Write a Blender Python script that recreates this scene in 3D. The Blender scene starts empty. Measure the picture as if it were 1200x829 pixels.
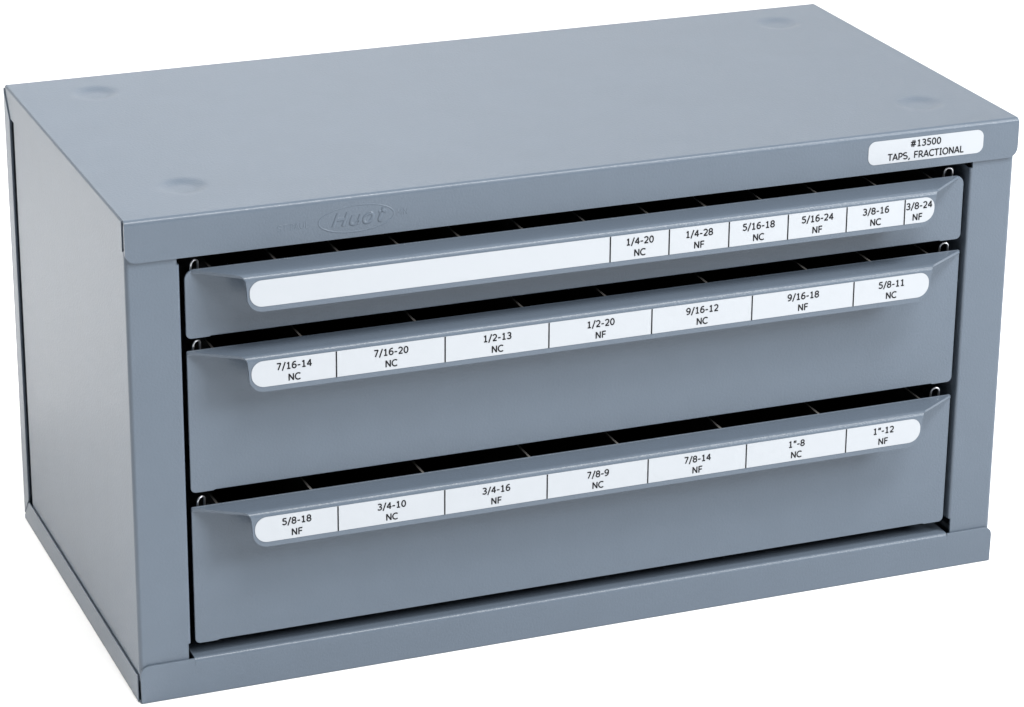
import bpy, bmesh, math, random
from mathutils import Vector, Matrix
random.seed(4)
SC = bpy.context.scene
COL = SC.collection
MM = 0.001

# ------------------------------------------------------------------ camera
cam_d = bpy.data.cameras.new("camera")
cam = bpy.data.objects.new("camera", cam_d)
COL.objects.link(cam)
R = [[0.9296987584336041, -0.36822829719054, 0.008254678374794128],
     [-0.1274237832601567, -0.3425843027252118, -0.9308056590846749],
     [0.34557690609556735, 0.8643170232458359, -0.3654212436339017]]
cam.matrix_world = Matrix(((R[0][0], -R[1][0], -R[2][0], -270.66*MM),
                           (R[0][1], -R[1][1], -R[2][1], -1046.06*MM),
                           (R[0][2], -R[1][2], -R[2][2], 562.67*MM),
                           (0, 0, 0, 1)))
cam_d.lens = 113.577
cam_d.sensor_width = 36.0
cam_d.clip_start = 0.01
cam_d.clip_end = 100
SC.camera = cam
CAM = Vector((-270.66, -1046.06, 562.67))

# ------------------------------------------------------------------ studio light
SC.view_settings.view_transform = 'Standard'
SC.view_settings.look = 'None'
SC.view_settings.exposure = 0
SC.view_settings.gamma = 1
W = bpy.data.worlds.new("World")
SC.world = W
W.use_nodes = True
bg = W.node_tree.nodes["Background"]
bg.inputs[0].default_value = (0.75, 0.88, 1, 1)
bg.inputs[1].default_value = 0.08

def area(name, loc, target, sx, sy, power, color=(1, 1, 1)):
    d = bpy.data.lights.new(name, 'AREA')
    d.shape = 'RECTANGLE'; d.size = sx; d.size_y = sy
    d.energy = power; d.color = color
    o = bpy.data.objects.new(name, d)
    o.location = loc
    o.rotation_euler = (Vector(target) - Vector(loc)).to_track_quat('-Z', 'Y').to_euler()
    COL.objects.link(o)
    return o
area("key_softbox", (1.75, -1.3, 1.3), (0.18, 0.0, 0.1), 0.8, 0.8, 61, (0.96, 0.985, 1.0))
area("centre_softbox", (0.65, -0.9, 2.0), (0.25, 0.0, 0.1), 1.5, 0.45, 54, (1.0, 0.985, 0.965))
area("rear_softbox", (1.0, 1.5, 1.2), (0.85, 1.3, 0.0), 1.4, 0.9, 3, (1.0, 0.98, 0.95))
area("floor_fill", (-0.36, 0.38, 1.0), (-0.3, 0.32, 0.0), 0.4, 0.4, 11.6, (1.0, 0.985, 0.96))  # added fill that keeps the floor left of the cabinet white

# ------------------------------------------------------------------ materials
def mat(name, col, rough, spec=0.5, metal=0.0, bump=0.0, bscale=900, mott=0.0, coat=0.0):
    m = bpy.data.materials.new(name)
    m.use_nodes = True
    nt = m.node_tree
    b = nt.nodes["Principled BSDF"]
    b.inputs["Base Color"].default_value = (*col, 1)
    b.inputs["Roughness"].default_value = rough
    b.inputs["Metallic"].default_value = metal
    b.inputs["Specular IOR Level"].default_value = spec
    b.inputs["Coat Weight"].default_value = coat
    b.inputs["Coat Roughness"].default_value = 0.20
    tc = nt.nodes.new("ShaderNodeTexCoord")
    if mott:
        n = nt.nodes.new("ShaderNodeTexNoise")
        n.inputs["Scale"].default_value = 60
        n.inputs["Detail"].default_value = 6
        nt.links.new(tc.outputs["Object"], n.inputs["Vector"])
        mx = nt.nodes.new("ShaderNodeMix"); mx.data_type = 'RGBA'
        mx.inputs["A"].default_value = (*[c*(1-mott) for c in col], 1)
        mx.inputs["B"].default_value = (*[min(1, c*(1+mott)) for c in col], 1)
        nt.links.new(n.outputs["Fac"], mx.inputs["Factor"])
        nt.links.new(mx.outputs["Result"], b.inputs["Base Color"])
    if bump:
        n2 = nt.nodes.new("ShaderNodeTexNoise")
        n2.inputs["Scale"].default_value = bscale
        n2.inputs["Detail"].default_value = 3
        nt.links.new(tc.outputs["Object"], n2.inputs["Vector"])
        bp = nt.nodes.new("ShaderNodeBump")
        bp.inputs["Strength"].default_value = bump
        bp.inputs["Distance"].default_value = 0.0003
        nt.links.new(n2.outputs["Fac"], bp.inputs["Height"])
        nt.links.new(bp.outputs["Normal"], b.inputs["Normal"])
        nt.links.new(bp.outputs["Normal"], b.inputs["Coat Normal"])
    return m
PAINT = mat("grey_enamel", (0.099, 0.1245, 0.159), 0.40, 0.18, bump=0.32, bscale=1100, mott=0.05, coat=0.30)
PAPER = mat("label_paper", (0.40, 0.422, 0.452), 0.45, 0.4)
INK = mat("black_ink", (0.012, 0.012, 0.014), 0.7, 0.1)
DARK = mat("dark_steel", (0.075, 0.07, 0.066), 0.6, 0.25, mott=0.3)
EDGE = mat("lit_steel_edge", (0.24, 0.225, 0.21), 0.5, 0.4, mott=0.2)  # lighter brown on divider tops, painting in the warm bounce light they catch
WIRE = mat("bright_wire", (0.75, 0.76, 0.78), 0.38, metal=1.0)
FLOOR = mat("white_sweep", (0.965, 0.965, 0.965), 0.9, 0.1)

# ------------------------------------------------------------------ helpers (all in millimetres)
def link(name, bm, mats, parent=None, bevel=0.0, seg=3, smooth=True, solid=0.0, angle=35):
    bmesh.ops.recalc_face_normals(bm, faces=bm.faces[:]) if not solid else None
    me = bpy.data.meshes.new(name)
    bm.to_mesh(me); bm.free()
    me.transform(Matrix.Scale(MM, 4))
    for m in (mats if isinstance(mats, (list, tuple)) else [mats]):
        me.materials.append(m)
    if smooth:
        for f in me.polygons: f.use_smooth = True
    o = bpy.data.objects.new(name, me)
    COL.objects.link(o)
    if parent: o.parent = parent
    if solid:
        s = o.modifiers.new("thickness", 'SOLIDIFY'); s.thickness = solid*MM; s.offset = -1
        s.use_even_offset = True
    if bevel:
        b = o.modifiers.new("bevel", 'BEVEL'); b.width = bevel*MM; b.segments = seg
        b.limit_method = 'ANGLE'; b.angle_limit = math.radians(angle); b.harden_normals = smooth
    elif smooth:
        me.set_sharp_from_angle(angle=math.radians(40))
        if not solid:
            wn = o.modifiers.new("normals", 'WEIGHTED_NORMAL'); wn.keep_sharp = True; wn.weight = 100
    return o

def box(bm, x0, x1, y0, y1, z0, z1):
    v = [bm.verts.new(c) for c in ((x0,y0,z0),(x1,y0,z0),(x1,y1,z0),(x0,y1,z0),(x0,y0,z1),(x1,y0,z1),(x1,y1,z1),(x0,y1,z1))]
    for f in ((0,3,2,1),(4,5,6,7),(0,1,5,4),(1,2,6,5),(2,3,7,6),(3,0,4,7)):
        bm.faces.new([v[i] for i in f])

def prism(bm, pts, fn, a, b, mi=0):
    """closed outline pts (u,v) extruded between a and b, fn(u,v,w)->xyz"""
    A = [bm.verts.new(fn(u, v, a)) for u, v in pts]
    B = [bm.verts.new(fn(u, v, b)) for u, v in pts]
    n = len(pts)
    fs = [bm.faces.new(A), bm.faces.new(B[::-1])]
    for i in range(n):
        fs.append(bm.faces.new((A[i], B[i], B[(i+1) % n], A[(i+1) % n])))
    for f in fs: f.material_index = mi

YZ = lambda u, v, w: (w, u, v)      # outline in y,z extruded along x
XZ = lambda u, v, w: (u, w, v)      # outline in x,z extruded along y
XY = lambda u, v, w: (u, v, w)

def arc(cx, cy, r, a0, a1, n=6):
    return [(cx+r*math.cos(math.radians(a0+(a1-a0)*i/n)), cy+r*math.sin(math.radians(a0+(a1-a0)*i/n))) for i in range(n+1)]

def rrect(x0, x1, z0, z1, bl, br, tr, tl, n=8):
    """rounded rectangle, counter-clockwise, a radius for each corner"""
    p = []
    for cx, cz, r, a in ((x0+bl, z0+bl, bl, 180), (x1-br, z0+br, br, 270), (x1-tr, z1-tr, tr, 0), (x0+tl, z1-tl, tl, 90)):
        p += arc(cx, cz, r, a, a+90, n) if r > 0.01 else [(cx, cz)]
    return p

def sheet(bm, rows):
    """rows of equal length -> quads"""
    V = [[bm.verts.new(c) for c in r] for r in rows]
    for i in range(len(V)-1):
        for j in range(len(V[0])-1):
            bm.faces.new((V[i][j], V[i][j+1], V[i+1][j+1], V[i+1][j]))

def tube(bm, path, r, n=10):
    rings = []
    for i, p in enumerate(path):
        p = Vector(p)
        t = (Vector(path[min(i+1, len(path)-1)]) - Vector(path[max(i-1, 0)])).normalized()
        up = Vector((0, 1, 0)) if abs(t.y) < 0.9 else Vector((1, 0, 0))
        a = t.cross(up).normalized(); b = t.cross(a)
        rings.append([bm.verts.new(p + r*(math.cos(2*math.pi*k/n)*a + math.sin(2*math.pi*k/n)*b)) for k in range(n)])
    for i in range(len(rings)-1):
        for k in range(n):
            bm.faces.new((rings[i][k], rings[i][(k+1) % n], rings[i+1][(k+1) % n], rings[i+1][k]))
    bm.faces.new(rings[0][::-1]); bm.faces.new(rings[-1])

# ---- lettering: every character drawn as strokes in a wide humanist sans shape (cell: width in em, cap height 1)
def el(cx, cz, rx, rz, a0, a1, n=12):
    return [(cx+rx*math.cos(math.radians(a0+(a1-a0)*k/n)), cz+rz*math.sin(math.radians(a0+(a1-a0)*k/n))) for k in range(n+1)]
ADV = {'/': .454, '-': .454, '#': .818, ',': .364, ' ': .352, 'T': .616, 'A': .684, 'P': .603, 'S': .684, 'F': .575,
       'R': .695, 'C': .698, 'I': .421, 'O': .787, 'N': .748, 'L': .557, '"': .459, '.': .364, 'U': .732, 'M': .843}
G = {
 '0': [el(.318, .5, .215, .45, 90, 450, 24)],
 '1': [[(.14, .80), (.25, .84), (.335, .97)], [(.335, 1.0), (.335, 0)], [(.14, .05), (.53, .05)]],
 '2': [el(.30, .70, .215, .25, 160, 0, 10) + [(.50, .56), (.40, .40), (.12, .07)], [(.09, .05), (.56, .05)]],
 '3': [el(.29, .73, .20, .22, 150, -60, 10) + [(.24, .525)], [(.24, .525)] + el(.29, .28, .225, .235, 75, -155, 12)],
 '4': [[(.43, 0), (.43, 1.0)], [(.43, .96), (.07, .31)], [(.05, .30), (.60, .30)]],
 '5': [[(.53, .95), (.16, .95)], [(.16, .98), (.15, .56)], [(.15, .56)] + el(.29, .32, .235, .275, 100, -150, 14)],
 '6': [el(.325, .315, .21, .265, 90, 450, 20), [(.53, .95), (.40, .95)] + el(.40, .45, .285, .50, 100, 190, 8)],
 '7': [[(.08, .95), (.55, .95)], [(.535, .95), (.22, 0)]],
 '8': [el(.318, .735, .19, .215, 90, 450, 18), el(.318, .275, .22, .235, 90, 450, 18)],
 '9': [el(.311, .685, .21, .265, 90, 450, 20), [(.106, .05), (.236, .05)] + el(.236, .55, .285, .50, -80, 10, 8)],
 '/': [[(.06, -.16), (.40, 1.06)]],
 '-': [[(.07, .39), (.385, .39)]],
 '#': [[(.23, 0), (.36, 1.0)], [(.46, 0), (.59, 1.0)], [(.09, .67), (.74, .67)], [(.08, .33), (.73, .33)]],
 ',': [[(.21, .13), (.10, -.20)]],
 '"': [[(.17, 1.02), (.13, .64)], [(.36, 1.02), (.32, .64)]],
 'N': [[(.13, 0), (.13, 1.0)], [(.13, .97), (.62, .03)], [(.62, 0), (.62, 1.0)]],
 'C': [el(.43, .5, .345, .455, 48, 312, 18)],
 'F': [[(.14, 0), (.14, 1.0)], [(.14, .95), (.55, .95)], [(.14, .51), (.51, .51)]],
 'T': [[(.02, .95), (.60, .95)], [(.308, .95), (.308, 0)]],
 'A': [[(.05, 0), (.342, .98)], [(.342, .98), (.635, 0)], [(.14, .32), (.54, .32)]],
 'P': [[(.14, 0), (.14, 1.0)], [(.14, .95), (.30, .95)] + el(.32, .68, .215, .27, 80, -80, 10) + [(.30, .41), (.14, .41)]],
 'R': [[(.14, 0), (.14, 1.0)], [(.14, .95), (.30, .95)] + el(.33, .70, .20, .25, 80, -80, 10) + [(.30, .45), (.14, .45)], [(.34, .45), (.64, 0)]],
 'S': [el(.34, .735, .235, .215, 40, 250, 10) + el(.345, .275, .25, .235, 75, -150, 12)],
 'I': [[(.21, 0), (.21, 1.0)], [(.07, .95), (.35, .95)], [(.07, .05), (.35, .05)]],
 'O': [el(.393, .5, .315, .455, 90, 450, 24)],
 'L': [[(.14, 1.0), (.14, 0)], [(.14, .05), (.53, .05)]],
 'U': [[(.12, 1.0), (.12, .35)] + el(.366, .33, .246, .285, 180, 360, 12) + [(.612, 1.0)]],
 'M': [[(.13, 0), (.13, 1.0)], [(.13, .97), (.42, .30)], [(.42, .30), (.71, .97)], [(.71, 1.0), (.71, 0)]],
}
def ribbon(bm, pts, w, fn, mi):
    """flat stroke of width w along pts; fn maps 2-d to xyz"""
    P_ = [Vector(p) for p in pts]
    closed = (P_[0]-P_[-1]).length < 1e-4
    L_, R_ = [], []
    n = len(P_)
    for k in range(n):
        a = P_[k-1] if k else (P_[-2] if closed else P_[0])
        b = P_[k+1] if k < n-1 else (P_[1] if closed else P_[-1])
        t1 = (P_[k]-a); t2 = (b-P_[k])
        t1 = t1.normalized() if t1.length > 1e-6 else t2.normalized()
        t2 = t2.normalized() if t2.length > 1e-6 else t1
        t = (t1+t2).normalized()
        nn = Vector((-t.y, t.x)); k2 = max(.5, nn.dot(Vector((-t1.y, t1.x))))
        L_.append(bm.verts.new(fn(P_[k]+nn*w/2/k2))); R_.append(bm.verts.new(fn(P_[k]-nn*w/2/k2)))
    for k in range(n-1):
        q = bm.faces.new((L_[k], R_[k], R_[k+1], L_[k+1])); q.material_index = mi
def text(bm, s, xc, zc, em, y, mi=1, tall=1.10, weight=.155):
    """flat printed text centred on xc (cap-height middle at zc) on the plane y"""
    cap = .727*em*tall
    x = xc - sum(ADV.get(c, .636) for c in s)*em/2
    lay = 0
    for c in s:
        for st in G.get(c, []):
            lay += 1
            yy = y - .0015*(lay % 5)
            ribbon(bm, [(x+u*em, zc-cap/2+v*cap) for u, v in st], weight*em, lambda p, yy=yy: (p.x, yy, p.y), mi)
        x += ADV.get(c, .636)*em

# ------------------------------------------------------------------ setting: white studio sweep
bm = bmesh.new()
prof = [(-4000, 0), (1500, 0)] + [(1500+700*math.sin(math.radians(a)), 700-700*math.cos(math.radians(a))) for a in range(10, 91, 10)] + [(2200, 2600)]
sheet(bm, [[(x, u, v) for u, v in prof] for x in (-3500, 3500)])
ground = link("ground", bm, FLOOR, smooth=True)
ground["kind"] = "structure"

# ------------------------------------------------------------------ the cabinet
WD, DP, HT = 360.0, 180.0, 190.0
cab = bpy.data.objects.new("drawer_cabinet", None)
COL.objects.link(cab)
cab.location = (0, 0, 0)
cab["label"] = "blue-grey enamelled steel tabletop cabinet with three labelled drawers, standing on a white surface"
cab["category"] = "drawer cabinet"

# ---- lid: one sheet, front bend, dimpled top, back bend, plus two side flanges
bm = bmesh.new()
prof = []                                         # (y, z, inset of the row's ends)
LB = 174.1
rr = 4.0
for i in range(7):
    a = math.radians(90*i/6)
    prof.append((0, LB + rr*(1-math.cos(a)), 0.3 + rr*(1-math.sin(a))))
prof += [(0, 182, 0.3), (0, 187.2, 0.3)]
br = 1.9
for i in range(0, 7):
    a = math.radians(90*i/6)
    prof.append((br - br*math.cos(a), HT-br + br*math.sin(a), 0.3 + 0.3*i/6))
ny = 116
for i in range(1, ny): prof.append((br + (DP-2*br)*i/ny, HT, 0.6))
for i in range(0, 7):
    a = math.radians(90*i/6)
    prof.append((DP-br + br*math.sin(a), HT-br + br*math.cos(a), 0.6))
prof.append((DP, 180, 0.6))
dimples = [(31, 32), (31, 155.5), (331, 155.5), (332.5, 31)]
def dz(x, y):
    d = 0
    for cx, cy in dimples:
        r = math.hypot(x-cx, y-cy)/10.0
        if r < 1:
            t = min(1, (1-r)/0.62); d -= 1.15*(t*t*(3-2*t))
    return d
nx = 236
rows = []
for y, z, ins in prof:
    rows.append([(ins+(WD-2*ins)*j/nx, y, z + (dz(ins+(WD-2*ins)*j/nx, y) if z == HT else 0)) for j in range(nx+1)])
sheet(bm, rows)
bmesh.ops.recalc_face_normals(bm, faces=bm.faces[:])
top = max(bm.faces, key=lambda f: f.calc_center_median().z)
if top.normal.z < 0: bmesh.ops.reverse_faces(bm, faces=bm.faces[:])
lid = link("lid", bm, PAINT, cab, solid=1.0)
# side flanges are welded into the same lid mesh
bm = bmesh.new(); bm.from_mesh(lid.data)
bmesh.ops.scale(bm, vec=(1000,)*3, verts=bm.verts[:])
lid.modifiers.clear()
g = bm.faces[:]
th = bmesh.ops.solidify(bm, geom=g, thickness=1.0)
fl = [(3.0, 177.9), (171.5, 177.9), (178.8, 188.2), (178.8, HT-1.1)]
for xo, sgn in ((0.1, 1), (WD-0.1, -1)):
    # rounded upper edge running back: profile in x,z extruded along y, with mitred back end
    sec = [(1.3, 177.9), (0.0, 177.9)] + [(1.1-1.1*math.cos(math.radians(a)), HT-1.12+1.1*math.sin(math.radians(a))) for a in (0, 15, 30, 45, 60, 75, 90)] + [(1.3, HT-.02)]
    def yend(z): return 171.3 if z < 178 else 178.8
    A = [bm.verts.new((xo+sgn*u, 3.0, v)) for u, v in sec]
    B = [bm.verts.new((xo+sgn*u, yend(v), v)) for u, v in sec]
    n = len(sec)
    for i in range(n):
        bm.faces.new((A[i], A[(i+1) % n], B[(i+1) % n], B[i]))
    bm.faces.new(A[::-1]); bm.faces.new(B)
bmesh.ops.recalc_face_normals(bm, faces=bm.faces[:])
bmesh.ops.scale(bm, vec=(.001,)*3, verts=bm.verts[:])
for f in bm.faces: f.smooth = True
bm.to_mesh(lid.data); bm.free()
lid.data.set_sharp_from_angle(angle=math.radians(40))
wn = lid.modifiers.new("normals", 'WEIGHTED_NORMAL'); wn.keep_sharp = True

# paper label on the lid's front
bm = bmesh.new()
prism(bm, rrect(293.9, 344.0, 177.7, 187.1, 3.0, 3.0, 3.0, 3.0), XZ, -0.16, -0.02)
text(bm, "#13500", 318.6, 184.7, 3.4, -0.20)
text(bm, "TAPS, FRACTIONAL", 318.9, 180.1, 3.4, -0.20)
l = link("title_label", bm, [PAPER, INK], lid, smooth=False)

# raised emblem pressed into the lid's front
bm = bmesh.new()
def raised(pts, r, proud):
    """rounded low ridge along pts (x,z) standing proud of the lid front"""
    t = bmesh.new()
    tube(t, [(x, 0, z) for x, z in pts], r, 10)
    vm = {}
    for v in t.verts: vm[v] = bm.verts.new((v.co.x, v.co.y/r*proud*1.6 + proud*.6, v.co.z))
    for f in t.faces: bm.faces.new([vm[v] for v in f.verts])
    t.free()
def tilt(x): return 0.02*(x-86)
def emboss(strokes, x0, z0, sx, sz, shear, r, proud):
    for st in strokes:
        raised([(x0+(u+shear*v)*sx, z0+v*sz+tilt(x0+u*sx)) for u, v in st], r, proud)
HU = {'H': [[(.05, 0), (.05, 1)], [(.62, 0), (.62, 1)], [(.05, .52), (.62, .52)]],
      'u': [[(.05, .70), (.05, .25)] + el(.27, .24, .22, .22, 180, 300, 6) + [(.50, .25)], [(.50, .70), (.50, 0)]],
      'o': [el(.28, .35, .25, .35, 90, 450, 16)],
      't': [[(.15, 1.0), (.15, .2)] + el(.27, .18, .12, .16, 180, 290, 5), [(-.02, .70), (.38, .70)]]}
for c, x0 in (('H', 77.3), ('u', 83.6), ('o', 88.6), ('t', 94.0)):
    emboss(HU[c], x0, 179.0, 6.6, 5.0, .30, .74, .22)
for word, x0, e in (("ST PAUL", 56.6, 2.9), ("MN", 102.0, 2.9)):
    for c in word:
        emboss(G.get(c, []), x0, 180.2, e*.93, 2.3, 0, .22, .075)
        x0 += ADV.get(c, .636)*e*.98
raised([(86.6+14.4*math.cos(2*math.pi*k/64), 181.2+5.0*math.sin(2*math.pi*k/64)+tilt(86.6+14.4*math.cos(2*math.pi*k/64))) for k in range(65)], .34, .085)
link("embossed_emblem", bm, PAINT, lid)

# ---- side panels: outer wall, rounded front bend, front stile, return
def side_panel(mirror):
    f = (lambda x: WD-x) if mirror else (lambda x: x)
    bm = bmesh.new()
    t = 1.0; xo = 0.35 if not mirror else 1.0; yf = 1.0; r = 1.6; xi = 19.3
    out = [(xo, 167.2)] + [(xo+r-r*math.cos(math.radians(a)), yf+r-r*math.sin(math.radians(a))) for a in range(0, 91, 15)] + [(xi, yf), (xi, yf+t), (xo+r, yf+t), (xo+t, yf+r), (xo+t, 167.2)]
    prism(bm, [(f(u), v) for u, v in out], XY, 9.0, 178.4)
    ret = [(xi-.8, yf+.02), (xi+.1, yf+.02)] + arc(xi+.1, yf+.92, .9, 270, 360, 4) + [(xi+1.0, 15), (xi, 15), (xi, 2.2)]
    prism(bm, [(f(u), v) for u, v in ret], XY, 21.5, 171.3)
    o = link("side_panel", bm, PAINT, cab)
    return o
side_panel(False)
side_panel(True)

# ---- back panel with side strips
bm = bmesh.new()
box(bm, 0.9, WD-0.9, 179.0, 179.9, 1.5, 188.6)
for x0, x1 in ((-0.35, 0.65), (WD-1.0, WD)):
    prism(bm, [(179.9, 2.6), (179.9, 188.6), (171.4, 177.2), (171.4, 12.2)], YZ, x0, x1)
link("back_panel", bm, PAINT, cab, bevel=0.25, seg=2)

# ---- base tray: floor, front flange bent back into a ledge, side flanges
bm = bmesh.new()
FT = 15.3
o_ = []
r2 = 3.6
pts = [(0.5, 0.25), (WD-0.5, 0.25)] + arc(WD-0.3-r2, FT-r2, r2, 0, 90, 6) + [(WD-21.0, FT), (WD-21.0, 12.6), (21.4, 12.6), (21.4, FT)] + arc(0.3+r2, FT-r2, r2, 90, 180, 6)
prism(bm, pts, XZ, 0.0, 0.95)
for x0, x1 in ((-0.4, 0.05), (WD-0.4, WD+0.25)):
    prism(bm, [(2.2, 0.3), (179.6, 0.3), (179.6, 2.0), (171.2, 11.0), (2.2, 11.2)], YZ, x0, x1)
box(bm, 0.0, WD-0.0, 0.95, 179, 0.3, 1.3)
base = link("base_tray", bm, PAINT, cab, bevel=0.15, seg=2)
bm = bmesh.new()
rb = 1.7
led = [(0.02, 11.5), (0.02, FT-rb+.15)] + [(rb+.02-rb*math.cos(math.radians(a)), FT-rb+.15+rb*math.sin(math.radians(a))) for a in (15, 30, 45, 60, 75, 90)] + [(14, FT+.15), (14, FT-.85), (0.9, FT-.85), (.9, 11.5)]
prism(bm, [(u-.03, v) for u, v in led], YZ, 21.42, WD-21.02)
link("ledge", bm, PAINT, base)

# ---- drawers
YF = 2.0                                  # drawer front plane
YL = -10.5                                # pull lip plane
def lx(x, z, y0=-8.0, y1=YL):
    k = (y1-CAM.y)/(y0-CAM.y)
    return CAM.x+(x-CAM.x)*k
XL, XR = 22.3, 337.7

def pull(c, zr, drawer, ri):
    """pull lip: flange bent forward from the top of the front, bent down, rounded ends"""
    bm = bmesh.new()
    path = []                             # y, z, inset from the drawer end
    zt = c+7.0
    path += [(YF+.9, zr-1.4, ri), (YF+.55, zr-.5, ri-.4), (YF+.1, zr-.1, ri-.4), (YF-.6, zr, ri+.4)]
    r = 2.3
    yb = YL+r
    n = 6
    for i in range(1, n+1):
        t = i/n
        path.append((YF-.6+(yb-YF+.6)*t, zr+(zt-zr)*t, ri+.4+(16.2-ri)*t))
    for i in range(1, 7):
        a = math.radians(90*i/6)
        path.append((yb-r*math.sin(a), zt-r+r*math.cos(a), 16.6+2.4*math.sin(a*.9)**.8))
    zb = c-7.0
    R_ = 6.0
    for i in range(1, 4):
        t = i/3
        path.append((YL, zt-r+(zb+R_-zt+r)*t, 19.0+0.4*min(1, t*1.5)))
    for i in range(1, 9):
        a = math.radians(90*i/8)
        path.append((YL, zb+R_-R_*math.sin(a), 19.4+R_*(1-math.cos(a))))
    nx = 60
    rows = [[(XL+ins+(XR-XL-2*ins)*j/nx, y, z) for j in range(nx+1)] for y, z, ins in path]
    sheet(bm, rows)
    bmesh.ops.recalc_face_normals(bm, faces=bm.faces[:])
    f = min(bm.faces, key=lambda q: q.calc_center_median().y)
    if f.normal.y > 0: bmesh.ops.reverse_faces(bm, faces=bm.faces[:])
    bmesh.ops.solidify(bm, geom=bm.faces[:], thickness=1.0)
    return link("pull_handle", bm, PAINT, drawer)

def make_drawer(name_label, z0, zr, c, rt, lines, words, dividers, lab_l, lab_r):
    # front panel
    bm = bmesh.new()
    rb = 2.1
    out = [(XL+9.5, z0+.9), (XL+9.0, z0)] [::-1]
    o = arc(XL+rb, z0+rb, rb, 180, 270, 6) + [(XL+8.6, z0), (XL+9.4, z0+.35), (XR-9.4, z0+.35), (XR-8.6, z0)]
    o += arc(XR-rb, z0+rb, rb, 270, 360, 6) + arc(XR-rt, zr-rt, rt, 0, 90, 6) + arc(XL+rt, zr-rt, rt, 90, 180, 6)
    prism(bm, o, XZ, YF, YF+1.0)
    dr = link("drawer", bm, PAINT, cab, bevel=0.3, seg=3, angle=60)
    dr["label"] = name_label
    pull(c, zr, dr, 3.0 if rt > 2 else 0.5)
    # label strip
    bm = bmesh.new()
    prism(bm, rrect(lab_l, lab_r, c-5.0, c+5.0, 4.9, 4.9, 4.2, 4.4), XZ, YL-.14, YL-.01)
    yl = YL-.18
    for x in lines:
        q = bm.faces.new([bm.verts.new(p) for p in ((x-.28, yl, c-5), (x+.28, yl, c-5), (x+.28, yl, c+5), (x-.28, yl, c+5))]); q.material_index = 1
    ed = list(lines)+[lab_r]
    first = 0
    cells = list(zip([lab_l]+list(lines), ed))
    cells = cells[len(cells)-len(words):]
    for (a, b), w in zip(cells, words):
        xc = (a+b)/2
        if b-a < 14: xc = a+.45+5.75
        text(bm, w[0], xc, c+2.1, 3.34, yl-.01)
        text(bm, w[1], xc-(.6 if b-a < 14 else 0), c-2.5, 3.34, yl-.01)
    link("drawer_label", bm, [PAPER, INK], dr, smooth=False)
    # tray
    bm = bmesh.new()
    tx0, tx1, y0, y1, zt, zb = 32.5, 325.8, YF+1.2, 166.0, zr-1.0, z0+2.0
    box(bm, tx0, tx1, y0, y1, zb, zb+.9)
    box(bm, tx0, tx0+.9, y0, y1, zb+.9, zt)
    box(bm, tx1-.9, tx1, y0, y1, zb+.9, zt)
    box(bm, tx0+.9, tx1-.9, y1-.9, y1, zb+.9, zt)
    link("drawer_tray", bm, DARK, dr, smooth=False)
    for x in dividers:
        bm = bmesh.new()
        prism(bm, [(x-.45, zb+.95), (x+.45, zb+.95), (x+.45, zt-.4), (x-.45, zt-.4)], XZ, y0+.1, y1-1)
        for f in bm.faces:
            if f.calc_center_median().z > zt-.6: f.material_index = 1
        link("divider", bm, [DARK, EDGE], dr, smooth=False)
    # wire loops at the two ends
    for x, tw in ((27.0, 28), (332.4, -6)):
        bm = bmesh.new()
        h, w = 2.6, 1.75
        p2 = [(-w-.15, -5), (-w, zr+h-w-.4-zr)] + [(w*math.cos(math.radians(a)), h-w+w*math.sin(math.radians(a))*1.0) for a in range(170, 5, -15)] + [(w+.1, -5)]
        ca, sa = math.cos(math.radians(tw)), math.sin(math.radians(tw))
        tube(bm, [(x+u*ca, YF+3.4+u*sa-(.12*v), zr+v) for u, v in p2], 0.42, 10)
        link("wire_loop", bm, WIRE, dr)
    return dr

L1 = [183.3, 207.3, 232.0, 256.7, 281.6, 306.6]
L2 = [75.6, 117.8, 159.1, 201.0, 242.8, 286.2]
L3 = [75.5, 117.7, 159.2, 201.0, 242.7, 286.1]
fx = lambda L: [lx(x, 0) for x in L]
make_drawer("shallow top drawer, its label half blank", 142.1, 168.4, 161.0, 3.6, fx(L1),
            [("1/4-20", "NC"), ("1/4-28", "NF"), ("5/16-18", "NC"), ("5/16-24", "NF"), ("3/8-16", "NC"), ("3/8-24", "NF")],
            [57.7, 81.7, 104.6, 128.8, 153.8, 178.9, 204.7, 228.8, 252.1, 275.7, 301.4], 42.6, 318.1)
make_drawer("deeper middle drawer labelled from 7/16-14 to 5/8-11", 81.6, 137.4, 130.1, 0.5, fx(L2),
            [("7/16-14", "NC"), ("7/16-20", "NC"), ("1/2-13", "NC"), ("1/2-20", "NF"), ("9/16-12", "NC"), ("9/16-18", "NF"), ("5/8-11", "NC")],
            [66.9, 111.3, 154.0, 188.0, 230.2, 272.7, 300.5], 42.6, 317.6)
make_drawer("deep bottom drawer labelled from 5/8-18 to 1 inch-12", 20.4, 75.9, 68.7, 0.5, fx(L3),
            [("5/8-18", "NF"), ("3/4-10", "NC"), ("3/4-16", "NF"), ("7/8-9", "NC"), ("7/8-14", "NF"), ('1"-8', "NC"), ('1"-12', "NF")],
            [69.7, 114.2, 157.5, 194.2, 238.1, 280.8], 42.6, 317.6)
